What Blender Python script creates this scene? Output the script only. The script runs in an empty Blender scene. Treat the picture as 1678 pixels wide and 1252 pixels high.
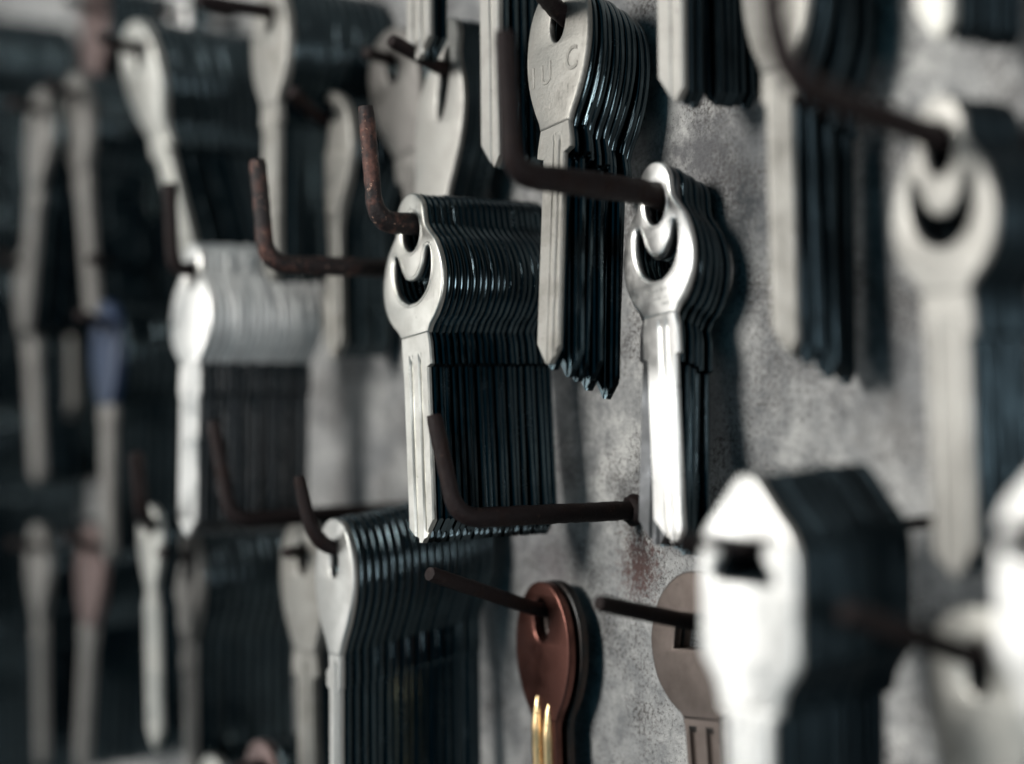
import bpy, bmesh, math, random
from mathutils import Vector, Matrix
random.seed(7)
S = 0.001                                   # everything below is written in millimetres
R = math.radians
scene = bpy.context.scene
col = scene.collection

# ------------------------------------------------------------------ camera
F = 2690.0                                  # focal length in photo pixels (photo 1678 wide)
PW, CX, HOR = 1678.0, 839.0, 590.0          # photo width, optical axis column, horizon row
TH = R(54.4)                                # optical axis against the wall's normal
CAM = Vector((0, -166, 0))
FWD = Vector((-math.sin(TH), math.cos(TH), 0))
RGT = Vector((math.cos(TH), math.sin(TH), 0))
UP = Vector((0, 0, 1))

def at(px, py, y):
    """the point (mm) seen in the photo at px, py whose distance from the wall plane is y"""
    d = FWD + RGT * ((px - CX) / F) + UP * ((HOR - py) / F)
    return CAM + d * ((y - CAM.y) / d.y)

cd = bpy.data.cameras.new('camera')
cam = bpy.data.objects.new('camera', cd); col.objects.link(cam)
cam.location = CAM * S
cam.matrix_world = Matrix.Translation(CAM * S) @ Matrix((RGT, UP, -FWD)).transposed().to_4x4()
cd.sensor_width = 36.0; cd.lens = 36.0 * F / PW
cd.shift_y = -(626.0 - HOR) / PW
cd.clip_start = 0.01; cd.clip_end = 20
cd.dof.use_dof = True
cd.dof.focus_distance = 0.2500
cd.dof.aperture_fstop = 5.7
cd.dof.aperture_blades = 0
scene.camera = cam

# ------------------------------------------------------------------ materials
def new_mat(name):
    m = bpy.data.materials.new(name); m.use_nodes = True
    nt = m.node_tree; nt.nodes.clear()
    out = nt.nodes.new('ShaderNodeOutputMaterial')
    b = nt.nodes.new('ShaderNodeBsdfPrincipled')
    nt.links.new(b.outputs[0], out.inputs[0])
    return m, nt, b

def N(nt, kind, **kw):
    n = nt.nodes.new(kind)
    for k, v in kw.items():
        if k in n.inputs: n.inputs[k].default_value = v
        else: setattr(n, k, v)
    return n

def ramp(nt, src, stops):
    r = nt.nodes.new('ShaderNodeValToRGB')
    e = r.color_ramp.elements
    while len(e) < len(stops): e.new(0.5)
    for el, (p, c) in zip(e, stops):
        el.position = p
        el.color = (c, c, c, 1) if not isinstance(c, tuple) else (*c, 1)
    nt.links.new(src, r.inputs[0])
    return r

def noise(nt, vec, scale, detail=4, rough=.6, dist=0):
    n = N(nt, 'ShaderNodeTexNoise', Scale=scale, Detail=detail, Roughness=rough, Distortion=dist)
    nt.links.new(vec, n.inputs['Vector'])
    return n

def mix(nt, fac, a, b, mode='MIX'):
    m = nt.nodes.new('ShaderNodeMix'); m.data_type = 'RGBA'; m.blend_type = mode
    for s, v in ((0, fac), (6, a), (7, b)):
        if hasattr(v, 'links'): nt.links.new(v, m.inputs[s])
        else: m.inputs[s].default_value = v if s == 0 else (*v, 1)
    return m.outputs[2]

def metal(name, base, tarnish, rough, grain=.25, blotch=.5, metallic=1.0):
    m, nt, b = new_mat(name)
    tc = N(nt, 'ShaderNodeTexCoord'); oi = N(nt, 'ShaderNodeObjectInfo')
    add = N(nt, 'ShaderNodeVectorMath', operation='ADD')
    nt.links.new(tc.outputs['Object'], add.inputs[0]); 
    rs = N(nt, 'ShaderNodeMath', operation='MULTIPLY'); nt.links.new(oi.outputs['Random'], rs.inputs[0]); rs.inputs[1].default_value = 3
    nt.links.new(rs.outputs[0], add.inputs[1])
    v = add.outputs[0]
    n1 = noise(nt, v, 170, 5, .65)
    n2 = noise(nt, v, 2600, 2, .6)
    f1 = ramp(nt, n1.outputs[0], [(.42, 0.0), (.75, blotch)])
    c = mix(nt, f1.outputs[0], base, tarnish)
    n3 = noise(nt, v, 700, 3, .7)
    spot = ramp(nt, n3.outputs[0], [(.66, 0.0), (.74, .55)])
    c = mix(nt, spot.outputs[0], c, tuple(x * .45 for x in tarnish))
    nt.links.new(c, b.inputs['Base Color'])
    b.inputs['Metallic'].default_value = metallic
    rr = ramp(nt, n1.outputs[0], [(.3, rough - .08), (.7, min(1, rough + .16))])
    nt.links.new(rr.outputs[0], b.inputs['Roughness'])
    # fine handling scratches, each key's own direction
    mp = N(nt, 'ShaderNodeMapping'); mp.inputs['Scale'].default_value = (1.0, .05, .05); mp.inputs['Rotation'].default_value = (0, 1.15, 0)
    nt.links.new(v, mp.inputs['Vector'])
    sc = noise(nt, mp.outputs[0], 4200, 3, .7)
    sr = ramp(nt, sc.outputs[0], [(.56, 0.0), (.68, 1.0)])
    gate = ramp(nt, n1.outputs[0], [(.45, .1), (.6, 1.0)])
    sg = N(nt, 'ShaderNodeMath', operation='MULTIPLY'); nt.links.new(sr.outputs[0], sg.inputs[0]); nt.links.new(gate.outputs[0], sg.inputs[1])
    sf = N(nt, 'ShaderNodeMath', operation='MULTIPLY'); nt.links.new(sg.outputs[0], sf.inputs[0]); sf.inputs[1].default_value = .35
    c = mix(nt, sf.outputs[0], c, tuple(x * .55 for x in tarnish))
    nt.links.new(c, b.inputs['Base Color'])
    hs = N(nt, 'ShaderNodeMath', operation='MULTIPLY_ADD'); nt.links.new(sg.outputs[0], hs.inputs[0]); hs.inputs[1].default_value = -.9; nt.links.new(n2.outputs[0], hs.inputs[2])
    bp = N(nt, 'ShaderNodeBump', Strength=grain, Distance=.00006)
    nt.links.new(hs.outputs[0], bp.inputs['Height'])
    nt.links.new(bp.outputs[0], b.inputs['Normal'])
    return m

M = {
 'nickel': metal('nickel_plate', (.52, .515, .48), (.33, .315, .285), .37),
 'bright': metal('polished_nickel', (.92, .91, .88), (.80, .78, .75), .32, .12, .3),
 'matte': metal('worn_nickel_silver', (.34, .33, .305), (.21, .20, .18), .52, .9, .8),
 'steel': metal('grey_steel', (.47, .47, .45), (.31, .30, .285), .42),
 'copper': metal('tarnished_copper', (.185, .082, .066), (.075, .036, .03), .36, .25, .8),
 'gold': metal('worn_brass', (.95, .70, .38), (.60, .36, .18), .28, .2, .6),
 'bronze': metal('dull_bronze', (.17, .14, .125), (.11, .09, .08), .45, .3, .7),
 'rose': metal('rosy_brass', (.19, .14, .132), (.115, .085, .08), .45, .3, .7),
 'blue': metal('blue_lacquer', (.006, .018, .05), (.005, .013, .032), .35, .1, .5, 0.0),
 'dark': metal('shaded_steel', (.070, .095, .106), (.035, .045, .05), .15, .15, .6),  # back keys darkened: shade of the stack sides put into the colour
 'dull': metal('dull_steel_edge', (.15, .155, .16), (.09, .09, .09), .30, .2, .6),
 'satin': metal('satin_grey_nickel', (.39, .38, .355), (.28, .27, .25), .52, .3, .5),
 'ribs': metal('edge_glint_metal', (.80, .80, .78), (.30, .29, .29), .42, .2, .6, .45),  # pale copy: glints along the left stack's bow edges put into the colour
 'deep_shade': metal('deep_shade_steel', (.028, .042, .050), (.02, .026, .03), .36, .2, .6),  # near-black copy: deeper shade on back keys put into the steel colour
 'dim': metal('dimmed_nickel', (.235, .225, .21), (.15, .14, .135), .5, .5, .7),  # lower brightness towards the left rows put into the nickel colour
 'black': metal('blackened_steel', (.05, .05, .05), (.10, .06, .045), .38, .2, .6),
}

def rust_mat(name='rusty_iron', k=1.0):
    m, nt, b = new_mat(name)
    tc = N(nt, 'ShaderNodeTexCoord'); v = tc.outputs['Object']
    n1 = noise(nt, v, 240, 6, .7); n2 = noise(nt, v, 900, 4, .7)
    f = ramp(nt, n1.outputs[0], [(.50, 0.0), (.70, 1.0)])
    c = mix(nt, f.outputs[0], (.011, .007, .007), (.085 * k, .036 * k, .026 * k))
    f2 = ramp(nt, n2.outputs[0], [(.62, 0.0), (.74, .8)])
    c = mix(nt, f2.outputs[0], c, (.42 * k, .25 * k, .18 * k))
    nt.links.new(c, b.inputs['Base Color'])
    b.inputs['Specular IOR Level'].default_value = .3 if k > .5 else .14
    b.inputs['Roughness'].default_value = .6
    bp = N(nt, 'ShaderNodeBump', Strength=.7, Distance=.0003)
    mx = N(nt, 'ShaderNodeMath', operation='ADD')
    nt.links.new(n1.outputs[0], mx.inputs[0]); nt.links.new(n2.outputs[0], mx.inputs[1])
    nt.links.new(mx.outputs[0], bp.inputs['Height']); nt.links.new(bp.outputs[0], b.inputs['Normal'])
    return m
M['rust'] = rust_mat(k=1.5); M['iron'] = rust_mat('blackened_iron', .14)

def wall_mat():
    m, nt, b = new_mat('stained_board')
    tc = N(nt, 'ShaderNodeTexCoord'); v = tc.outputs['Object']
    big = noise(nt, v, 38, 8, .68, .15)
    f = ramp(nt, big.outputs[0], [(.34, 0.0), (.66, 1.0)])
    c = mix(nt, f.outputs[0], (.16, .165, .17), (.50, .495, .475))
    # cloudy dirt
    mid = noise(nt, v, 120, 12, .78, .1)
    f = ramp(nt, mid.outputs[0], [(.41, 0.0), (.63, .92)])
    c = mix(nt, f.outputs[0], c, (.115, .12, .125))
    # fine speckle, denser in patches
    sp = noise(nt, v, 1500, 3, .75)
    patch = noise(nt, v, 70, 3, .5)
    pr = ramp(nt, patch.outputs[0], [(.40, 0.0), (.62, .16)])
    ad = N(nt, 'ShaderNodeMath', operation='ADD')
    nt.links.new(sp.outputs[0], ad.inputs[0]); nt.links.new(pr.outputs[0], ad.inputs[1])
    f = ramp(nt, ad.outputs[0], [(.57, 0.0), (.74, .85)])
    c = mix(nt, f.outputs[0], c, (.045, .038, .036))
    # stains with a shape of their own: rust under the flange, grime and painted stack shade on the bare board
    def stain_and_shade(c, px, py, rx, rz, colour, gain, scale, lo, hi, top):
        P = at(px, py, 0) * S
        sub = N(nt, 'ShaderNodeVectorMath', operation='SUBTRACT'); nt.links.new(v, sub.inputs[0]); sub.inputs[1].default_value = P
        scl = N(nt, 'ShaderNodeVectorMath', operation='MULTIPLY'); nt.links.new(sub.outputs[0], scl.inputs[0]); scl.inputs[1].default_value = (1/rx, 1, 1/rz)
        ln = N(nt, 'ShaderNodeVectorMath', operation='LENGTH'); nt.links.new(scl.outputs[0], ln.inputs[0])
        inv = N(nt, 'ShaderNodeMath', operation='SUBTRACT'); inv.inputs[0].default_value = 1; nt.links.new(ln.outputs['Value'], inv.inputs[1]); inv.use_clamp = True
        rs = noise(nt, v, scale, 8, .75)
        mu = N(nt, 'ShaderNodeMath', operation='MULTIPLY_ADD'); nt.links.new(inv.outputs[0], mu.inputs[0]); mu.inputs[1].default_value = gain
        nt.links.new(rs.outputs[0], mu.inputs[2])
        f = ramp(nt, mu.outputs[0], [(lo, 0.0), (hi, top)])
        return mix(nt, f.outputs[0], c, colour)
    c = stain_and_shade(c, 1150, 255, .016, .011, (.085, .085, .09), .34, 330, .58, .82, .85)
    c = stain_and_shade(c, 1225, 335, .006, .008, (.05, .055, .06), .34, 420, .62, .82, .85)
    c = stain_and_shade(c, 945, 690, .012, .015, (.10, .105, .11), .30, 300, .60, .84, .8)  # soft shadow right of the central stack, painted into the board
    c = stain_and_shade(c, 905, 930, .014, .010, (.10, .09, .095), .30, 300, .60, .84, .8)
    c = stain_and_shade(c, 1460, 700, .012, .008, (.12, .115, .11), .30, 300, .60, .84, .7)
    c = stain_and_shade(c, 1048, 925, .0085, .011, (.085, .04, .035), .32, 1000, .62, .78, .9)
    # hairline scratches
    wv = N(nt, 'ShaderNodeTexVoronoi', feature='DISTANCE_TO_EDGE', Scale=55.0)
    dv = N(nt, 'ShaderNodeVectorMath', operation='ADD'); 
    dn = noise(nt, v, 160, 3, .6); dsc = N(nt, 'ShaderNodeVectorMath', operation='SCALE'); dsc.inputs['Scale'].default_value = .012
    nt.links.new(dn.outputs['Color'], dsc.inputs[0]); nt.links.new(v, dv.inputs[0]); nt.links.new(dsc.outputs[0], dv.inputs[1])
    nt.links.new(dv.outputs[0], wv.inputs['Vector'])
    f = ramp(nt, wv.outputs[0], [(.006, .5), (.02, 0.0)])
    gate = ramp(nt, patch.outputs[0], [(.50, 0.0), (.6, 1.0)])
    gm = N(nt, 'ShaderNodeMath', operation='MULTIPLY'); nt.links.new(f.outputs[0], gm.inputs[0]); nt.links.new(gate.outputs[0], gm.inputs[1])
    c = mix(nt, gm.outputs[0], c, (.07, .065, .06))
    nt.links.new(c, b.inputs['Base Color'])
    b.inputs['Roughness'].default_value = .72
    b.inputs['Specular IOR Level'].default_value = .3
    ad2 = N(nt, 'ShaderNodeMath', operation='ADD'); nt.links.new(mid.outputs[0], ad2.inputs[0]); nt.links.new(sp.outputs[0], ad2.inputs[1])
    bp = N(nt, 'ShaderNodeBump', Strength=.5, Distance=.0004)
    nt.links.new(ad2.outputs[0], bp.inputs['Height']); nt.links.new(bp.outputs[0], b.inputs['Normal'])
    return m
M['wall'] = wall_mat()

# ------------------------------------------------------------------ mesh helpers
def link(name, mesh, parent=None):
    o = bpy.data.objects.new(name, mesh); col.objects.link(o)
    if parent: o.parent = parent
    return o

def mesh_from(verts, faces, mat, smooth=40):
    me = bpy.data.meshes.new('m')
    me.from_pydata([tuple(c * S for c in v) for v in verts], [], faces)
    bm = bmesh.new(); bm.from_mesh(me); bmesh.ops.recalc_face_normals(bm, faces=bm.faces); bm.to_mesh(me); bm.free()
    for p in me.polygons: p.use_smooth = True
    me.set_sharp_from_angle(angle=R(smooth))
    me.materials.append(mat)
    return me

def spline(pts, n=6):
    """closed Catmull-Rom through pts; a point written (u, v, 1) is a sharp corner"""
    out = []; L = len(pts)
    for i in range(L):
        p0, p1, p2, p3 = (pts[(i + k) % L] for k in (-1, 0, 1, 2))
        s1 = len(p1) > 2; s2 = len(p2) > 2
        a = Vector(p1[:2]); b = Vector(p2[:2])
        if s1 and s2: out.append(a); continue
        ta = (b - Vector(p0[:2])) * .5 if not s1 else (b - a) * .6
        tb = (Vector(p3[:2]) - a) * .5 if not s2 else (b - a) * .6
        for k in range(n):
            t = k / n; t2 = t * t; t3 = t2 * t
            out.append(a * (2*t3 - 3*t2 + 1) + ta * (t3 - 2*t2 + t) + b * (-2*t3 + 3*t2) + tb * (t3 - t2))
    return out

def mirror(half):
    """outline from its right half written top to bottom"""
    left = [(-p[0], *p[1:]) for p in reversed(half) if abs(p[0]) > 1e-6]
    return list(half) + left

def oval(cx, cy, a, b, n=28, p=2.0):
    o = []
    for i in range(n):
        t = 2 * math.pi * i / n; c, s = math.cos(t), math.sin(t)
        o.append((cx + a * math.copysign(abs(c) ** (2/p), c), cy + b * math.copysign(abs(s) ** (2/p), s)))
    return [Vector(q) for q in o]

def plate(loops, t, mat, bevel=.22, y0=0.0):
    """flat plate with holes and rounded edges, front face at y = y0, thickness t"""
    cu = bpy.data.curves.new('c', 'CURVE'); cu.dimensions = '2D'; cu.fill_mode = 'BOTH'
    for lp in loops:
        sp = cu.splines.new('POLY'); sp.points.add(len(lp) - 1); sp.use_cyclic_u = True
        for q, v in zip(sp.points, lp): q.co = (v[0], v[1], 0, 1)
    cu.extrude = t / 2 - bevel; cu.bevel_depth = bevel; cu.bevel_resolution = 2; cu.offset = -bevel
    o = bpy.data.objects.new('c', cu); col.objects.link(o)
    me = bpy.data.meshes.new_from_object(o.evaluated_get(bpy.context.evaluated_depsgraph_get()))
    bpy.data.objects.remove(o); bpy.data.curves.remove(cu)
    for v in me.vertices:
        x, y, z = v.co; v.co = (x * S, (y0 + t / 2 - z) * S, y * S)
    bm = bmesh.new(); bm.from_mesh(me)
    bmesh.ops.remove_doubles(bm, verts=bm.verts, dist=1e-7)
    bmesh.ops.recalc_face_normals(bm, faces=bm.faces); bm.to_mesh(me); bm.free()
    for p in me.polygons: p.use_smooth = True
    me.set_sharp_from_angle(angle=R(38))
    me.materials.clear(); me.materials.append(mat)
    return me

def tube(path, radii, mat, seg=18, rough=.06, seed=1, closed=False):
    rnd = random.Random(seed)
    vs = []; fs = []; n = len(path)
    prev = None
    for i, p in enumerate(path):
        a = path[i - 1] if (i > 0 or closed) else p; b = path[(i + 1) % n] if (i < n - 1 or closed) else p
        d = (b - a).normalized()
        if prev is None:
            ref = Vector((0, 0, 1)) if abs(d.z) < .9 else Vector((1, 0, 0))
            u = d.cross(ref).normalized()
        else:
            u = (prev - d * prev.dot(d)).normalized()
        prev = u; w = d.cross(u)
        for k in range(seg):
            t = 2 * math.pi * k / seg
            r = radii[i] * (1 + rough * rnd.uniform(-1, 1))
            vs.append(p + u * (r * math.cos(t)) + w * (r * math.sin(t)))
    last = n if closed else n - 1
    for i in range(last):
        for k in range(seg):
            j = (i + 1) % n
            fs.append((i * seg + k, i * seg + (k + 1) % seg, j * seg + (k + 1) % seg, j * seg + k))
    if not closed:
        fs.append(tuple(range(seg))); fs.append(tuple((n - 1) * seg + k for k in range(seg)))
    return mesh_from(vs, fs, mat, 50)

def fillet(pts, r, step=1.0):
    """polyline with rounded corners, resampled"""
    out = [pts[0]]
    for a, b, c in zip(pts, pts[1:], pts[2:]):
        ra = min(r, (a - b).length * .48); rc = min(r, (c - b).length * .48)
        p = b + (a - b).normalized() * ra; q = b + (c - b).normalized() * rc
        for k in range(9):
            t = k / 8
            out.append(p * (1-t)**2 + b * (2*t*(1-t)) + q * t*t)
    out.append(pts[-1])
    res = [out[0]]
    for a, b in zip(out, out[1:]):
        n = max(1, int((b - a).length / step))
        for k in range(1, n + 1): res.append(a.lerp(b, k / n))
    return res

# ------------------------------------------------------------------ key patterns (origin at the hole's centre)
def blade_mesh(t, mat, rows, grooves, tip, y0=.10, gstart=None):
    """rows: (v, left, right) down to where the point begins; grooves: (u0, u1, depth); tip: [(u, v)] polyline left to right"""
    half = .22
    us = set()
    for a, b, d in grooves: us |= {a - .12, a + .12, b - .12, b + .12}
    L0, R0 = rows[-1][1], rows[-1][2]
    for q in tip: 
        if L0 + .5 < q[0] < R0 - .5: us.add(q[0])
    us = sorted(u for u in us if L0 + .35 < u < R0 - .35)
    ncol = len(us) + 4
    def dep(u):
        for a, b, d in grooves:
            if a < u < b: return d
        return 0
    def vb(u):
        for (a, va), (b, vb_) in zip(tip, tip[1:]):
            if a <= u <= b + 1e-6: return va + (vb_ - va) * (u - a) / (b - a)
        return tip[0][1] if u < tip[0][0] else tip[-1][1]
    front = []; back = []
    gs = gstart if gstart is not None else rows[0][0] - 1.5
    def cols(l, r): return [l, l + half] + us + [r - half, r]
    rr = []
    for i, (v, l, r) in enumerate(rows):
        rr.append((v, l, r))
        if i + 1 < len(rows):
            for g in (gs, gs - 1.2):
                if rows[i+1][0] < g < v:
                    f = (v - g) / (v - rows[i+1][0])
                    rr.append((g, l + (rows[i+1][1] - l) * f, r + (rows[i+1][2] - r) * f))
    lines = [[(u, v) for u in cols(l, r)] for v, l, r in rr]
    v, l, r = rr[-1]
    for f in (.35, .7, 1.0):
        lines.append([(u, v + (vb(u) - v) * f) for u in cols(l, r)])
    tb = t - y0
    vs = []; 
    for ln in lines:
        for j, (u, v) in enumerate(ln):
            if j in (0, ncol - 1): d = .25
            elif j in (1, ncol - 2): d = 0
            else: d = dep(u) if v <= gs - 1.0 else 0
            vs.append((u, y0 + d, v))
        for j, (u, v) in enumerate(ln):
            vs.append((u, tb - (.25 if j in (0, ncol - 1) else 0), v))
    W = 2 * ncol; fs = []
    for i in range(len(lines) - 1):
        for j in range(ncol - 1):
            a = i * W + j; b = (i + 1) * W + j
            fs.append((a, a + 1, b + 1, b))
            fs.append((a + ncol, b + ncol, b + ncol + 1, a + ncol + 1))
        for j in (0, ncol - 1):
            a = i * W + j; b = (i + 1) * W + j
            fs.append((a, b, b + ncol, a + ncol))
    for i in (0, len(lines) - 1):
        a = i * W
        for j in range(ncol - 1): fs.append((a + j, a + j + 1, a + j + 1 + ncol, a + j + ncol))
    return mesh_from(vs, fs, mat, 25)

CRES_OUT = mirror([(0, 6.3), (1.7, 5.95), (3.0, 5.0), (3.75, 3.6), (3.95, 2.0), (4.3, .6), (5.3, -.7), (6.9, -2.4), (8.1, -4.8), (8.7, -7.4),
                   (8.5, -10), (7.7, -12.2), (6.3, -14.1), (4.7, -15.5), (3.9, -16.6, 1)])
CRES_HOLE = mirror([(0, -7.7), (1.5, -7.4), (2.8, -6.0), (3.6, -4.2), (4.3, -3.2), (5.1, -3.3), (5.45, -5.0), (5.2, -7.4), (4.0, -9.7), (1.8, -11.1), (0, -11.35)])
ROUND_OUT = mirror([(0, 7.0), (3.2, 6.5), (5.9, 4.8), (7.7, 1.8), (8.4, -2.0), (8.3, -5.8), (7.4, -9.6), (5.9, -13.0), (4.5, -15.4), (4.0, -16.8, 1)])
LONG_OUT = mirror([(0, 6.6), (2.4, 6.0), (4.4, 4.0), (5.8, .8), (6.3, -3.0), (5.9, -6.8), (4.6, -10.4), (2.9, -13.6), (1.9, -15.8, 1)])
OVAL_OUT = mirror([(0, 6.2), (2.8, 5.5), (5.2, 3.1), (6.8, -.4), (7.3, -4.4), (6.9, -8.4), (5.6, -12.2), (3.9, -15.0), (3.3, -16.2, 1)])
HOUSE_OUT = mirror([(0, 9.5), (1.5, 8.9), (3.8, 6.7), (5.6, 4.9), (7.0, 3.6), (8.0, 2.0), (8.5, .4), (8.6, -3), (8.6, -7), (8.6, -10.8), (8.3, -12.2), (6.6, -14.2), (5.8, -15.6), (5.5, -17.0, 1)])
HOUSE_HOLE = [(-5.4, 2.2, 1), (3.4, 2.2, 1), (3.2, .3), (5.0, -1.8, 1), (5.0, -3.0, 1), (-6.2, -3.0, 1), (-6.1, -1.7), (-4.9, 0)]
SLOT_OUT = mirror([(0, 7.2), (1.9, 6.6), (3.0, 4.5), (3.2, 2.0), (4.0, -.2), (5.6, -2.8), (6.8, -6.2), (7.2, -10), (7.0, -14), (6.2, -18), (5.4, -21.5), (5.0, -24, 1)])
DISC_OUT = mirror([(0, 8.2), (4.0, 7.2), (7.6, 4.2), (9.6, 0), (10.0, -3.2), (9.2, -7.2), (7.0, -10.4), (4.6, -12.2), (4.0, -13.0, 1)])
SMALL_OUT = mirror([(0, 5.4), (2.6, 4.8), (4.6, 2.8), (5.4, 0), (5.0, -4.2), (3.6, -8.2), (2.6, -10.4), (2.2, -11.2, 1)])

def dense(o): return spline(o, 6)
TYPES = {
 # loops, top of blade v, rows below it, grooves, tip
 'crescent': dict(loops=[dense(CRES_OUT), oval(0, 0, 2.6, 3.1), dense(CRES_HOLE)],
    rows=[(-16.6, -3.9, 3.9), (-18.2, -3.9, 4.3), (-21.6, -3.7, 4.5), (-22.0, -3.6, 3.5), (-40, -3.5, 3.5), (-45.0, -3.5, 3.5)],
    grooves=[(-1.7, -.7, .45), (.9, 1.7, .45)], tip=[(-3.5, -46.2), (-.6, -48.8), (.2, -48.9), (3.5, -45.4)], gs=-19.5),
 'crescentwide': dict(loops=[dense(CRES_OUT), oval(0, 0, 2.6, 3.1), dense(CRES_HOLE)],
    rows=[(-16.6, -3.9, 3.9), (-18.2, -4.4, 4.3), (-22.4, -4.4, 4.4), (-22.8, -3.5, 3.5), (-40, -3.5, 3.5), (-44.6, -3.5, 3.5)],
    grooves=[(-.4, .35, .4), (1.5, 2.0, .3)], tip=[(-3.5, -45.4), (.6, -49.0), (2.2, -49.0), (3.5, -47.2)], gs=-17.2),
 'round': dict(loops=[dense(ROUND_OUT), oval(0, 0, 2.1, 3.2)],
    rows=[(-16.8, -4.0, 4.0), (-19.5, -4.6, 4.6), (-21.0, -4.7, 4.7), (-21.6, -2.9, 2.9), (-40, -2.9, 2.9), (-48.6, -2.9, 2.9)],
    grooves=[(-.2, .5, .22), (1.4, 2.1, .3)], tip=[(-2.9, -49.8), (-.2, -53.4), (.6, -53.5), (2.9, -51.0)], gs=-18.0),
 'long': dict(loops=[dense(LONG_OUT), oval(0, -.6, 1.5, 2.6)],
    rows=[(-15.8, -1.9, 1.9), (-18.0, -1.8, 2.0), (-18.6, -2.7, 2.0), (-21.0, -2.7, 2.0), (-21.6, -1.7, 1.7), (-40, -1.7, 1.7), (-46, -1.7, 1.7)],
    grooves=[(.2, 1.0, .35)], tip=[(-1.7, -47), (0, -49.5), (1.7, -47)], gs=-16.6),
 'oval': dict(loops=[dense(OVAL_OUT), oval(0, 0, 1.8, 2.7)],
    rows=[(-16.2, -3.3, 3.3), (-20.0, -3.6, 3.6), (-20.4, -2.75, 2.75), (-36, -2.75, 2.75), (-45, -2.75, 2.75)],
    grooves=[(-.9, .1, .35)], tip=[(-2.75, -46.5), (.3, -49.6), (2.75, -47.4)], gs=-17.5),
 'narrow': dict(loops=[dense(OVAL_OUT), oval(0, 0, 1.8, 2.7)],
    rows=[(-16.2, -3.3, 3.3), (-20.0, -3.6, 3.6), (-20.4, -2.6, 2.6), (-36, -2.6, 2.6), (-48.0, -2.6, 2.6)],
    grooves=[(.1, .9, .35)], tip=[(-2.6, -48.6), (.7, -52.6), (1.2, -52.6), (2.6, -50.8)], gs=-17.5),
 'house': dict(loops=[dense(HOUSE_OUT), dense(HOUSE_HOLE)],
    rows=[(-17.0, -5.4, 5.4), (-17.8, -5.2, 5.2), (-18.2, -3.8, 3.8), (-38, -3.8, 3.8), (-47, -3.8, 3.8)],
    grooves=[(-2.2, -1.4, .4), (1.3, 2.1, .4)], tip=[(-3.8, -48), (0, -52), (3.8, -48)], gs=-18.3),
 'disc': dict(loops=[dense(DISC_OUT), dense([(-3.8, 2.0, 1), (2.6, 2.0, 1), (2.8, -3.0, 1), (-5.0, -3.0, 1)])],
    rows=[(-13.0, -4.0, 4.0), (-15.0, -3.8, 3.8), (-30, -3.8, 3.8), (-40, -3.8, 3.8)],
    grooves=[(-2.7, -1.2, .55), (.9, 2.4, .55)], tip=[(-3.8, -41), (0, -44.5), (3.8, -41)], gs=-14.0),
 'slot': dict(loops=[dense(SLOT_OUT), oval(0, -4.0, 1.6, 6.4)],
    rows=[(-24, -4.6, 4.6), (-27, -4.6, 4.6), (-27.4, -3.2, 3.2), (-44, -3.2, 3.2), (-52, -3.2, 3.2)],
    grooves=[(-.9, .1, .35)], tip=[(-3.2, -53), (0, -56), (3.2, -53)], gs=-25),
 'loop': dict(loops=[dense(CRES_OUT), oval(0, .4, 2.4, 2.9)],
    rows=[(-16.6, -3.9, 3.9), (-18.2, -4.4, 4.3), (-22.4, -4.4, 4.4), (-22.8, -3.7, 3.7), (-40, -3.7, 3.7), (-44.6, -3.7, 3.7)],
    grooves=[(-.4, .35, .4)], tip=[(-3.7, -45.4), (0, -49.0), (3.7, -46)], gs=-23),
 'fork': dict(loops=[dense(ROUND_OUT), dense([(-3.3, 4.2), (0, 4.9), (3.3, 4.2), (2.6, 1.5), (.9, -3.8), (0, -4.6), (-.9, -3.8), (-2.6, 1.5)])],
    rows=[(-16.8, -4.0, 4.0), (-19.5, -3.2, 3.2), (-40, -2.6, 2.6)],
    grooves=[(-.2, .5, .22)], tip=[(-2.6, -40.5), (0, -43.4), (2.6, -41)], gs=-20),
 'copper': dict(loops=[dense(OVAL_OUT), oval(0, 0, 2.0, 3.5)],
    rows=[(-16.2, -3.3, 3.3), (-17.5, -3.1, 3.1), (-34, -3.1, 3.1), (-42, -3.1, 3.1)],
    grooves=[(-2.2, -1.0, .4), (.6, 1.8, .4)], tip=[(-3.1, -43), (0, -46), (3.1, -43)], gs=-16.4),
 'small': dict(loops=[dense(SMALL_OUT), oval(0, .6, 1.7, 2.2)],
    rows=[(-11.2, -2.2, 2.2), (-13.8, -2.3, 2.3), (-14.2, -3.2, 3.2), (-30, -3.2, 3.2), (-38, -3.2, 3.2)],
    grooves=[(-.5, .5, .3)], tip=[(-3.2, -39), (0, -43), (3.2, -39)], gs=-15.0),
}
_cache = {}
def key_meshes(kind, t, mat, blade_mat, ws=1.0):
    k = (kind, t, mat, blade_mat, ws)
    if k not in _cache:
        T = TYPES[kind]
        _cache[k] = (plate(T['loops'], t, M[mat], min(.34, t * .30)),
                     blade_mesh(t, M[blade_mat], T['rows'], T['grooves'], T['tip'], .09, T['gs']))
        for me in _cache[k]: me.transform(Matrix.Diagonal((ws, 1, 1, 1)))
    return _cache[k]

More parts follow.
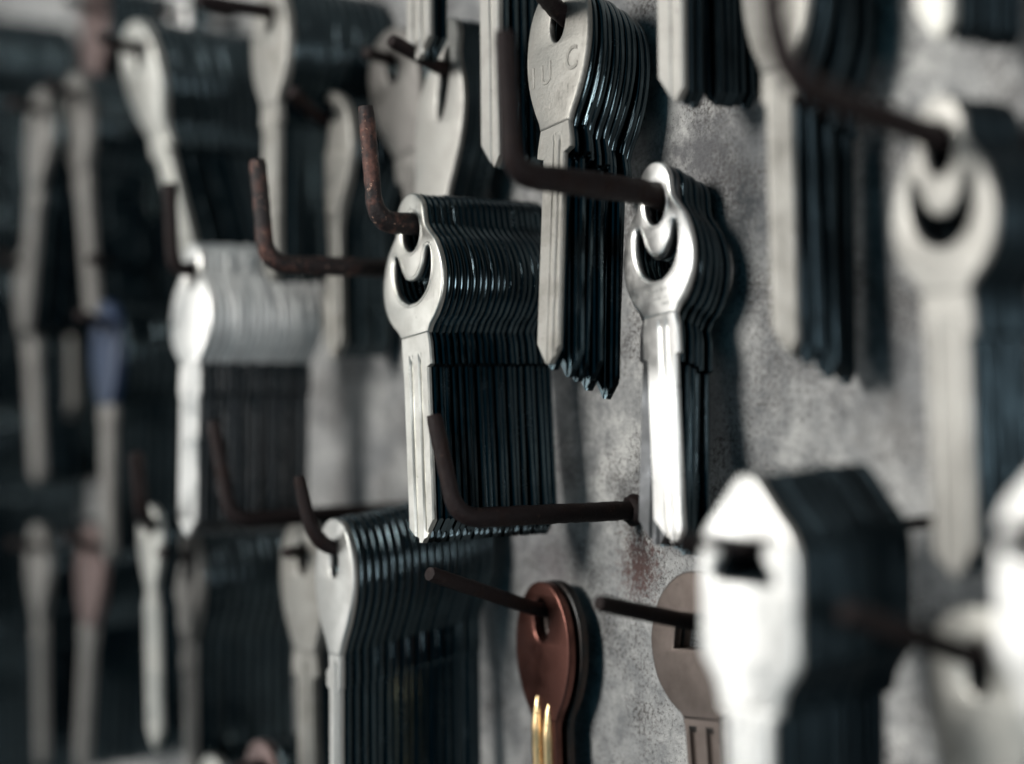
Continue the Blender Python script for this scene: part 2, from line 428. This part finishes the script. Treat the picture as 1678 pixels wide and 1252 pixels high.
ORD = ['front', 'second', 'third', 'fourth', 'fifth', 'sixth', 'seventh', 'eighth', 'ninth', 'tenth', 'eleventh', 'twelfth', 'thirteenth',
       'fourteenth', 'fifteenth', 'sixteenth', 'seventeenth', 'eighteenth', 'nineteenth', 'twentieth', 'twenty-first', 'twenty-second', 'twenty-third', 'twenty-fourth']
STACKS = {}
def stack(sid, kind, px, py, y, n, pitch, front, where, group, mat='nickel', blade=None, roll=8, tilt=0, yaw=0, dz=0, dx=0,
          t=None, jroll=.8, jx=.15, rest=None, second=None, ws=1.0, rroll=None):
    """n keys one behind the other on one hook; the front one has its hole's centre at photo px, py and its face y mm from the wall"""
    t = t or pitch * .9
    P = at(px, py, y)
    rnd = random.Random(sid)
    first = None
    for i in range(n):
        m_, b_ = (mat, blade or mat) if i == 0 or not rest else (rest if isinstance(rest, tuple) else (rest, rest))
        if second and i == 1: m_ = b_ = second[0]
        bow, bl = key_meshes(kind, t, m_, b_, ws)
        k = bpy.data.objects.new('key', None); col.objects.link(k); k.empty_display_size = .004
        a = bpy.data.objects.new('bow', bow); b = bpy.data.objects.new('blade', bl)
        for o in (a, b): col.objects.link(o); o.parent = k
        g = i * pitch
        j = (lambda s: rnd.uniform(-s, s)) if i else (lambda s: 0)
        loc = Vector((P.x + dx * g + j(jx), P.y + g, P.z + dz * g + j(jx)))
        rot = Matrix.Rotation(R(yaw), 4, 'Z') @ Matrix.Rotation(R(-tilt), 4, 'X') @ Matrix.Rotation(R(-(roll if i == 0 or rroll is None else rroll) + j(jroll) - (second[1] if second and i == 1 else 0)), 4, 'Y')
        k.matrix_world = Matrix.Translation(loc * S) @ rot
        k['category'] = 'key'; k['group'] = group
        k['label'] = front if i == 0 else f'{ORD[i]} key from the front {where}'
        if i == 0: first = k
    STACKS[sid] = dict(P=P, n=n, pitch=pitch, dz=dz, dx=dx, first=first, kind=kind, t=t, ws=ws)
    return first

def hook(label, sid=None, free=(), base=None, r=1.5, rtip=1.25, lift=1.3, bend=4.0, group='hooks driven into the board', flange=False, mat='iron'):
    """iron wire: free end nodes (photo px, py, mm from wall), through the stack's holes, into the board"""
    pts = [at(*f) for f in free]
    nfree = len(pts)
    if sid:
        s = STACKS[sid]; P = s['P']
        h = P + Vector((0, 0, lift)); pts.append(h)
        g = -P.y
        depth = s['n'] * s['pitch']
        pts.append(Vector((P.x + s['dx'] * depth, P.y + depth, h.z + s['dz'] * depth)))
        pts[-1].y = min(pts[-1].y, -.6)
        b = pts[-1] + Vector((0, 1, 0)) * (2.0 - pts[-1].y); pts.append(b)
    else:
        b = base if base is not None else Vector((pts[-1].x, 2.0, pts[-1].z)); pts.append(b)
    path = fillet(pts, bend)
    # the bent-up prong is a little thinner than the bar
    rad = []
    L = [0]
    for a, b_ in zip(path, path[1:]): L.append(L[-1] + (b_ - a).length)
    l0 = (pts[1] - pts[0]).length
    for l in L: rad.append(rtip + (r - rtip) * min(1, max(0, (l - l0 * .75) / max(1e-6, l0 * .35))))
    rad[0] *= .86
    o = bpy.data.objects.new('hook', None); col.objects.link(o); o.location = pts[-1] * S; o.empty_display_size = .004
    me = tube([p - pts[-1] for p in path], rad, M[mat], 18, .05, len(label))
    w = link('wire', me, o)
    if flange:
        fl = [Vector((0, -2.0 - d, 0)) for d in (0, .5, 1.4, 1.9)]
        q = tube(fl, [2.1, 2.5, 2.4, 1.8], M[mat], 22, .07, 5)
        link('flange', q, o)
    o['label'] = label; o['category'] = 'hook'; o['group'] = group
    return o

# ------------------------------------------------------------------ the board
me = mesh_from([(-1200, 0, -420), (120, 0, -420), (120, 0, 420), (-1200, 0, 420)], [(0, 1, 2, 3)], M['wall'])
w = link('wall', me); w['kind'] = 'structure'

# ------------------------------------------------------------------ keys and hooks
G = 'keys in '
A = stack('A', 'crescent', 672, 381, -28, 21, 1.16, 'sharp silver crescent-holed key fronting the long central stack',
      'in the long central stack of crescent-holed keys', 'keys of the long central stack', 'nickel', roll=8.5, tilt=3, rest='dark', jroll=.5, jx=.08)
hook('rusty brown hook holding the long central stack of crescent keys', 'A', [(599, 174, -36.5), (616, 362, -35)], r=1.75, rtip=1.28, mat='rust')

C_ = stack('C', 'crescentwide', 1072, 334, -10.2, 7, 1.2, 'dazzling white crescent-holed key with stamped marks right of the centre',
      'in the short stack behind the dazzling crescent key', 'keys of the short dazzling stack', 'bright', roll=8.6, tilt=4.5, rest='dark', jroll=1.2, dz=-.35, second=('dull', -.6), ws=.87, rroll=4)
hook('thick dark hook crossing in front of the speckled key', 'C', [(826, 50, -40), (840, 285, -38.5)], r=1.85, rtip=1.3, lift=1.5)

B_ = stack('B', 'round', 913, 36, -15, 10, 1.25, 'matte speckled grey key with oval hole and raised letters at the top centre',
      'in the ragged stack behind the matte speckled key', 'keys of the ragged speckled stack', 'matte', roll=9.5, tilt=9.5, ws=.88, rest='dark', jroll=2.2, jx=.3, dz=-.45, dx=.02)
hook('dark hook through the matte speckled key at the top edge', 'B', [(840, -130, -27), (868, -42, -26)], lift=1.6)

hook('bare black hook with flange, holding no keys below the central stack', None, [(711, 680, -34.5), (748, 850, -33)],
     base=at(1045, 836, 0) + Vector((0, 2, 0)), r=1.5, rtip=1.2, flange=True)

G_ = stack('G', 'long', 546, 915, -32, 19, 1.5, 'grey long-bowed key with narrow slot fronting the lower ribbed stack',
      'in the lower ribbed stack of long-bowed keys', 'keys of the lower ribbed stack', 'steel', roll=3, tilt=1.5, dz=.14, rest='dark', t=1.25, jroll=.7, jx=.12)
hook('short black hook curling out of the lower ribbed stack', 'G', [(490, 780, -38), (509, 872, -36.5)], r=1.25, rtip=1.1, bend=5, lift=1.0)

P_ = stack('P', 'copper', 886, 1016, -6.5, 2, 2.2, 'reddish copper key with oval bow and golden ribbed blade',
      'hiding black behind the copper key', 'copper key and its black neighbour', 'copper', 'copper', roll=4, tilt=1, rest='black', t=1.6, dx=.25, jroll=3)
hook('straight thin nail sticking out above the copper key', 'P', [(704, 940, -31)], r=1.2, rtip=1.2, lift=1.5)

L_ = stack('L', 'disc', 1138, 1030, -7, 2, 2.0, 'dull brownish round-bowed key half hidden behind the white key',
      'hidden behind the dull brownish round-bowed key', 'brownish round-bowed keys', 'bronze', roll=6, tilt=0, t=1.6)
hook('short blurred black nail above the brownish round key', 'L', [(980, 988, -25)], r=1.2, rtip=1.2, lift=.8)

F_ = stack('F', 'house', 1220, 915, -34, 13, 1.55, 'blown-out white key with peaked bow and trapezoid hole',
      'in the dark stack behind the peaked white key', 'keys of the peaked white stack', 'bright', roll=1, tilt=0, rest='deep_shade', dz=.05, ws=.91)
hook('dark nail entering the trapezoid hole of the peaked white key', 'F', [(1095, 884, -45)], r=.8, rtip=.75, lift=1.3)

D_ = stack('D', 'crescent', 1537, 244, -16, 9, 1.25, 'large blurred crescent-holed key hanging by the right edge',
      'behind the large blurred crescent key at the right', 'keys of the blurred right crescent stack', 'satin', roll=3.5, tilt=1, rest='deep_shade', ws=.86)
hook('blurred black hook sloping down to the right crescent key', 'D', [(1258, -80, -44), (1272, 70, -43.5), (1310, 142, -42)], r=1.6, rtip=1.4)

H_ = stack('H', 'narrow', 797, -262, -16, 7, 1.5, 'thin pale key blade pointing down at the top left of the speckled key',
      'behind the thin pale blade at the top', 'keys hanging in from the top centre', 'satin', roll=1, tilt=0, rest='dark')
hook('hook above the frame carrying the thin pale key', 'H', [(680, -290, -26)])

I_ = stack('I', 'narrow', 1090, -448, -15, 9, 1.5, 'pale key blade hanging from the top edge over the bare board',
      'behind the pale blade at the top edge', 'keys hanging over the bare board', 'satin', roll=1, tilt=0, rest='deep_shade', jroll=1.6, jx=.5)
hook('hook above the frame carrying the pale blade', 'I', [(980, -480, -25)])

J_ = stack('J', 'narrow', 1266, -90, -16, 9, 1.5, 'blurred grey key behind the right hook, its long blade left of a dark stack',
      'in the dark stack between the right crescent keys', 'keys of the dark right stack', 'matte', roll=2, tilt=0, rest='deep_shade', jroll=1.8, jx=.7, dz=-.36, ws=.82)
hook('hook above the frame carrying the dark right stack', 'J', [(1150, -110, -27)])

K_ = stack('K', 'narrow', 1524, -680, -16, 6, 2.2, 'blurred pale blade tip at the top right edge',
      'behind the blurred pale tip at the top right', 'keys hanging in at the top right', 'nickel', roll=0, tilt=0, rest='deep_shade')
hook('hook above the frame carrying the top right keys', 'K', [(1400, -700, -26)])

M_ = stack('M', 'house', 1750, 885, -31, 4, 1.35, 'blown-out white key cut off by the right edge',
      'behind the white key cut by the right edge', 'white keys at the right edge', 'bright', roll=1, tilt=0, rest='deep_shade')
hook('nail carrying the white key cut by the right edge', 'M', [(1640, 880, -38)], r=1.2, rtip=1.1, lift=.5)

N_ = stack('N', 'round', 1600, 1096, -16, 5, 1.3, 'blurred grey key with dark slot in the lower right corner',
      'behind the blurred slotted key in the lower right corner', 'keys in the lower right corner', 'nickel', roll=4, tilt=0, rest='deep_shade', ws=.86)
hook('blurred black nail sloping down into the lower right slotted key', 'N', [(1385, 1002, -35)], r=1.35, rtip=1.3, lift=1.2)

E_ = stack('E', 'loop', 312, 453, -35, 18, 1.35, 'bright blurred key with shining long blade in the left half',
      'in the ribbed blurred stack of the left half', 'keys of the blurred left stack', 'bright', roll=4, tilt=3, t=.95, rest=('ribs', 'dull'))
hook('dark reddish hook curling up from the bright blurred left key', 'E', [(278, 300, -40), (284, 440, -39)], r=1.4, rtip=1.3)

hook('bare rusty upright hook left of the central stack', None, [(422, 262, -42), (437, 432, -41)], r=1.6, rtip=1.45, mat='rust')
hook('bare black hook bending below the bright blurred left key', None, [(350, 690, -38), (378, 853, -37)], r=1.5, rtip=1.3)

T_ = stack('T', 'slot', 730, 98, -12, 7, 1.25, 'blurred pale key with tilted slot above the central stack',
      'behind the pale slotted key above the central stack', 'pale slotted keys above the central stack', 'satin', roll=-9, tilt=2, rest='dark')
hook('small dark nail angled into the pale slotted key', 'T', [(641, 66, -24)], r=1.3, rtip=1.2, lift=-2)

V_ = stack('V', 'round', 640, 110, -9, 4, 1.8, 'soft grey wide-bowed key left of the pale slotted key',
      'behind the soft grey wide-bowed key', 'soft grey wide-bowed keys', 'dim', roll=14, tilt=-2, rest='dark')
hook('dark nail holding the soft grey wide-bowed keys', 'V', [(600, 85, -16)], r=1.2, rtip=1.1)

X_ = stack('X', 'crescent', 683, -385, -20, 3, 1.4, 'pale rounded key tip hanging from the top edge beside the slotted key',
      'behind the pale rounded tip at the top edge', 'keys tipping in at the top', 'satin', roll=0, rest='dark')
hook('hook above the frame carrying the pale rounded tip', 'X', [(620, -400, -28)])

U3 = stack('U3', 'fork', 528, 212, -14, 6, 2.0, 'blurred fork-shaped pale key behind the two upright prongs',
      'behind the fork-shaped pale key', 'fork-shaped pale keys', 'matte', roll=5, tilt=0, rest='dark', ws=1.2)
hook('dark nail in the notch of the fork-shaped pale key', 'U3', [(478, 150, -24)], r=1.4, rtip=1.3)

U2 = stack('U2', 'oval', 440, 30, -24, 11, 2.1, 'blurred beige tapering key at the top left of the centre',
      'in the dark stack right of the beige tapering key', 'beige tapering keys', 'matte', roll=2, tilt=1, rest='dark')
hook('long dark nail running right into the beige tapering key', 'U2', [(325, 2, -38)], r=1.4, rtip=1.3)

U1 = stack('U1', 'round', 222, 92, -32, 14, 2.2, 'large pale blurred key twisting down to a thin blade in the upper left',
      'in the dark stack right of the twisting pale key', 'twisting pale keys', 'nickel', roll=14, tilt=-9, rest='dark')
hook('dark nail in the twisting pale key of the upper left', 'U1', [(165, 60, -42)], r=1.4, rtip=1.3)

O_ = stack('O', 'small', 288, 30, -14, 4, 1.4, 'bright blurred round bow touching the top edge in the upper left',
      'behind the bright round bow at the top left', 'bright round bows at the top left', 'bright', roll=4, rest='dark')
hook('dark nail holding the bright round bow at the top', 'O', [(262, 18, -20)], r=1.2, rtip=1.1)

L1 = stack('L1', 'oval', 148, 18, -22, 9, 2.2, 'pinkish blurred key bow at the top left edge',
      'behind the pinkish bow at the top left', 'pinkish keys at the top left', 'rose', roll=4, rest='dark')
hook('dark nail holding the pinkish keys', 'L1', [(112, 0, -32)], r=1.3, rtip=1.2)
L2 = stack('L2', 'oval', 120, 165, -34, 14, 2.3, 'narrow grey blurred key left of the twisting pale key',
      'in the dark stack behind the narrow grey key', 'narrow grey keys', 'dim', roll=4, tilt=-3, rest='dark')
hook('dark nail holding the narrow grey keys', 'L2', [(80, 140, -44)], r=1.3, rtip=1.2)
L3 = stack('L3', 'oval', 62, 190, -38, 6, 2.2, 'dull blurred key leaning near the upper left edge',
      'behind the leaning dull key', 'leaning dull keys', 'dim', roll=-8, tilt=2, rest='dark')
hook('dark nail holding the leaning dull keys', 'L3', [(20, 170, -46)], r=1.3, rtip=1.2)
L10 = stack('L10', 'oval', 40, 450, -34, 13, 2.4, 'grey blurred key with long dim blade at the left edge',
      'in the dim stack at the left edge', 'dim keys at the left edge', 'dim', roll=5, tilt=-1, rest='dark')
hook('dark nail holding the dim keys at the left edge', 'L10', [(0, 420, -44)], r=1.3, rtip=1.2)
L11 = stack('L11', 'small', 104, 395, -26, 9, 2.4, 'small grey blurred bow between the dim key and the blue key',
      'behind the small grey bow beside the blue key', 'small grey keys', 'dim', roll=2, rest='dark')
hook('dark nail holding the small grey keys', 'L11', [(70, 380, -36)], r=1.3, rtip=1.2)
L12 = stack('L12', 'oval', 170, 540, -32, 13, 2.3, 'blurred blue-headed key with pale blade left of the bright blurred key',
      'in the dark stack behind the blue-headed key', 'keys behind the blue head', 'blue', 'dim', roll=3, tilt=1, rest='dark')
hook('dark nail holding the blue-headed key', 'L12', [(130, 515, -42)], r=1.3, rtip=1.2)
L13 = stack('L13', 'small', 181, 440, -18, 2, 1.5, 'shining blurred bow just above the blue-headed key',
      'behind the shining bow above the blue head', 'shining bows above the blue head', 'bright', roll=2, rest='dark')
hook('dark nail holding the shining bow above the blue key', 'L13', [(150, 425, -44)], r=1.2, rtip=1.1)

L6 = stack('L6', 'small', 243, 872, -35, 3, 1.6, 'pale blurred key with stubby bow and broad blade at the lower left',
      'behind the stubby pale key at the lower left', 'stubby pale keys', 'nickel', roll=3, rest='dark')
hook('dark hook curving down to the stubby pale key', 'L6', [(222, 742, -46), (232, 838, -44)], r=1.4, rtip=1.3)
L7 = stack('L7', 'long', 302, 925, -27, 11, 2.2, 'slim grey blurred key right of the stubby pale key',
      'in the dark stack right of the slim grey key', 'slim grey keys', 'dim', roll=2, rest='dark')
hook('dark nail holding the slim grey keys', 'L7', [(262, 905, -35)], r=1.2, rtip=1.1)
L8 = stack('L8', 'oval', 146, 905, -32, 12, 2.4, 'reddish-topped blurred key leaning at the lower left',
      'in the stack behind the leaning reddish-topped key', 'reddish-topped keys', 'rose', 'dim', roll=-8, rest='dark')
hook('dark nail holding the leaning reddish keys', 'L8', [(110, 880, -42)], r=1.3, rtip=1.2)
L9 = stack('L9', 'long', 58, 905, -34, 13, 2.4, 'dull vertical blurred key near the lower left edge',
      'in the stack behind the dull vertical key', 'dull vertical keys', 'dim', roll=2, rest='dark')
hook('dark nail holding the dull vertical keys', 'L9', [(20, 890, -44)], r=1.3, rtip=1.2)
Q_ = stack('Q', 'round', 494, 915, -23, 7, 2.2, 'soft grey blurred key just left of the lower ribbed stack',
      'behind the soft grey key left of the ribbed stack', 'soft grey keys beside the ribbed stack', 'matte', roll=2, rest='dark')
hook('dark nail holding the soft grey key beside the ribbed stack', 'Q', [(470, 906, -28)], r=1.2, rtip=1.1)
R1 = stack('R1', 'oval', 345, 1290, -26, 6, 2.2, 'pale round top rising from the bottom edge below the slim key',
      'behind the pale round top at the bottom edge', 'keys rising at the bottom edge', 'nickel', roll=2, rest='dark')
hook('hook below the frame carrying the pale round top', 'R1', [(310, 1280, -34)], r=1.2, rtip=1.1)
R2 = stack('R2', 'oval', 425, 1268, -26, 6, 2.2, 'pinkish round top rising from the bottom edge left of the grey key',
      'behind the pinkish round top at the bottom edge', 'pinkish keys rising at the bottom', 'rose', roll=2, rest='dark')
hook('hook below the frame carrying the pinkish round top', 'R2', [(390, 1258, -34)], r=1.2, rtip=1.1)

for sid, px, py, y, kind, what in (('Z1', -70, 60, -34, 'oval', 'uppermost'), ('Z2', -55, 700, -32, 'round', 'second lowest'), ('Z3', -60, 1010, -32, 'oval', 'lowest'), ('Z4', -75, 350, -34, 'round', 'second highest')):
    stack(sid, kind, px, py, y, 12, 2.5, f'dark key cut off by the left edge, fronting the {what} stack',
          f'in the {what} stack cut by the left edge', f'keys of the {what} stack at the left edge', 'steel', roll=2, rest='dark')
    hook(f'dark nail of the {what} stack cut off by the left edge', sid, [(px - 40, py - 20, y - 8)], r=1.2, rtip=1.1)

# ------------------------------------------------------------------ marks on the front keys
def rims(sid):
    s = STACKS[sid]; bow = [c for c in s['first'].children if c.name.startswith('bow')][0]
    def ring(loop, off, r):
        n = len(loop); out = []
        c = sum((Vector(p) for p in loop), Vector((0, 0))) / n
        area = sum(loop[i - 1].x * loop[i].y - loop[i].x * loop[i - 1].y for i in range(n))
        for i in range(n):
            d = (loop[(i + 1) % n] - loop[i - 1]).normalized()
            nrm = Vector((d.y, -d.x)) * (1 if area > 0 else -1)
            q = loop[i] + nrm * off
            out.append(Vector((q.x, .02, q.y)))
        return tube(out, [r] * n, bow.data.materials[0], 8, 0, 1, True)
    W = Matrix.Diagonal((s['ws'], 1))
    link('raised_rim', ring([W @ q for q in dense(CRES_HOLE)], .55, .13), bow)
    link('raised_rim', ring([W @ q for q in oval(0, 0, 2.6, 3.1, 40)], .55, .12), bow)
for s in ('A', 'C', 'D'): rims(s)

def emboss(sid, text, u, v, size, rot, depth=.10, squash=1.0):
    s = STACKS[sid]; bow = [c for c in s['first'].children if c.name.startswith('bow')][0]
    cu = bpy.data.curves.new('t', 'FONT'); cu.body = text; cu.size = size; cu.extrude = depth; cu.bevel_depth = .04; cu.align_x = 'CENTER'
    o = bpy.data.objects.new('t', cu); col.objects.link(o)
    me = bpy.data.meshes.new_from_object(o.evaluated_get(bpy.context.evaluated_depsgraph_get()))
    bpy.data.objects.remove(o)
    c, sn = math.cos(R(rot)), math.sin(R(rot))
    for p in me.vertices:
        x, y, z = p.co; x *= squash
        p.co = ((u + x * c - y * sn) * S, -z * S, (v + x * sn + y * c) * S)
    me.materials.clear(); me.materials.append(bow.data.materials[0])
    link('raised_letter', me, bow)
emboss('B', 'C', 4.0, -9.0, 5.4, 4, .10, .8)
emboss('B', 'U', -2.2, -9.4, 5.0, 4, .05, .8)
emboss('B', 'I', -5.4, -9.2, 5.0, 4, .05, .8)

# two worn golden ribs run from the copper bow down its blade
kb = STACKS['P']['first']; bl = [c for c in kb.children if c.name.startswith('blade')][0]
for u, v0 in ((-1.75, -12.2), (1.15, -13.4)):
    pa = [Vector((u + .25 * max(0, 1 - i / 4), .12, v0 - i * 1.0)) for i in range(30)]
    link('golden_rib', tube(pa, [.06 + 1.05 * min(1, (i / 5) ** .6) for i in range(30)], M['gold'], 14, .05, 2), bl)

# stamped marks on the dazzling key: shallow dashes
def stamps(sid):
    s = STACKS[sid]; bow = [c for c in s['first'].children if c.name.startswith('bow')][0]
    vs = []; fs = []
    rnd = random.Random(3)
    for (v, us) in ((-12.9, (-2.2, -1.1, -.2, .8, 1.7)), (-14.1, (-.6, .3, 1.6)), (-15.0, (1.2, 1.9))):
        for u in us:
            a = len(vs); w, h = rnd.uniform(.25, .4), rnd.uniform(.12, .22)
            for y in (-.03, .05):
                vs += [(u - w, y, v - h), (u + w, y, v - h * .6), (u + w, y, v + h), (u - w, y, v + h * .7)]
            fs += [(a, a+1, a+2, a+3), (a+4, a+7, a+6, a+5), (a, a+4, a+5, a+1), (a+1, a+5, a+6, a+2), (a+2, a+6, a+7, a+3), (a+3, a+7, a+4, a)]
    link('stamped_marks', mesh_from(vs, fs, M['steel'], 30), bow)
stamps('C')

# ------------------------------------------------------------------ light
def area(name, direction, dist, size, power, colour, target=Vector((-205, -15, 0)), tall=None):
    l = bpy.data.lights.new(name, 'AREA'); l.shape = 'DISK'; l.size = size; l.energy = power; l.color = colour
    if tall: l.shape = 'ELLIPSE'; l.size_y = tall
    o = bpy.data.objects.new(name, l); col.objects.link(o)
    d = Vector(direction).normalized()
    o.location = target * S + d * dist
    o.rotation_euler = (-d).to_track_quat('-Z', 'Y').to_euler()
    return o
area('key_lamp', (-.08, -.94, .30), .85, .26, 9.2, (1.0, .97, .925))
area('added_face_light', (-.755, -.655, -.01), 1.0, .15, 1.5, (1.0, .99, .97), tall=.85)  # unseen light added at the left to whiten the polished key faces
area('added_glint_light', (.965, -.25, .04), 1.0, .30, 4.6, (.97, .99, 1.0))  # unseen light added at the right for glints on the stack edges

# the daylit street behind the camera: brightest to the left and front of the board, dim and cool elsewhere
wd = bpy.data.worlds.new('World'); scene.world = wd; wd.use_nodes = True
wn = wd.node_tree; bg = wn.nodes['Background']
tc = wn.nodes.new('ShaderNodeTexCoord')
dt = wn.nodes.new('ShaderNodeVectorMath'); dt.operation = 'DOT_PRODUCT'
wn.links.new(tc.outputs['Generated'], dt.inputs[0]); dt.inputs[1].default_value = Vector((-.74, -.67, .02)).normalized()
rp = ramp(wn, dt.outputs['Value'], [(.0, (.008, .050, .074)), (.45, (.033, .105, .145)), (.80, (.16, .20, .22)), (.95, (.42, .435, .43))])
wn.links.new(rp.outputs[0], bg.inputs[0]); bg.inputs[1].default_value = 1.0

vs_ = scene.view_settings
scene.display_settings.display_device = 'sRGB'
vs_.view_transform = 'Standard'; vs_.look = 'None'; vs_.exposure = 0; vs_.gamma = 1; vs_.use_curve_mapping = False
scene.cycles.max_bounces = 8
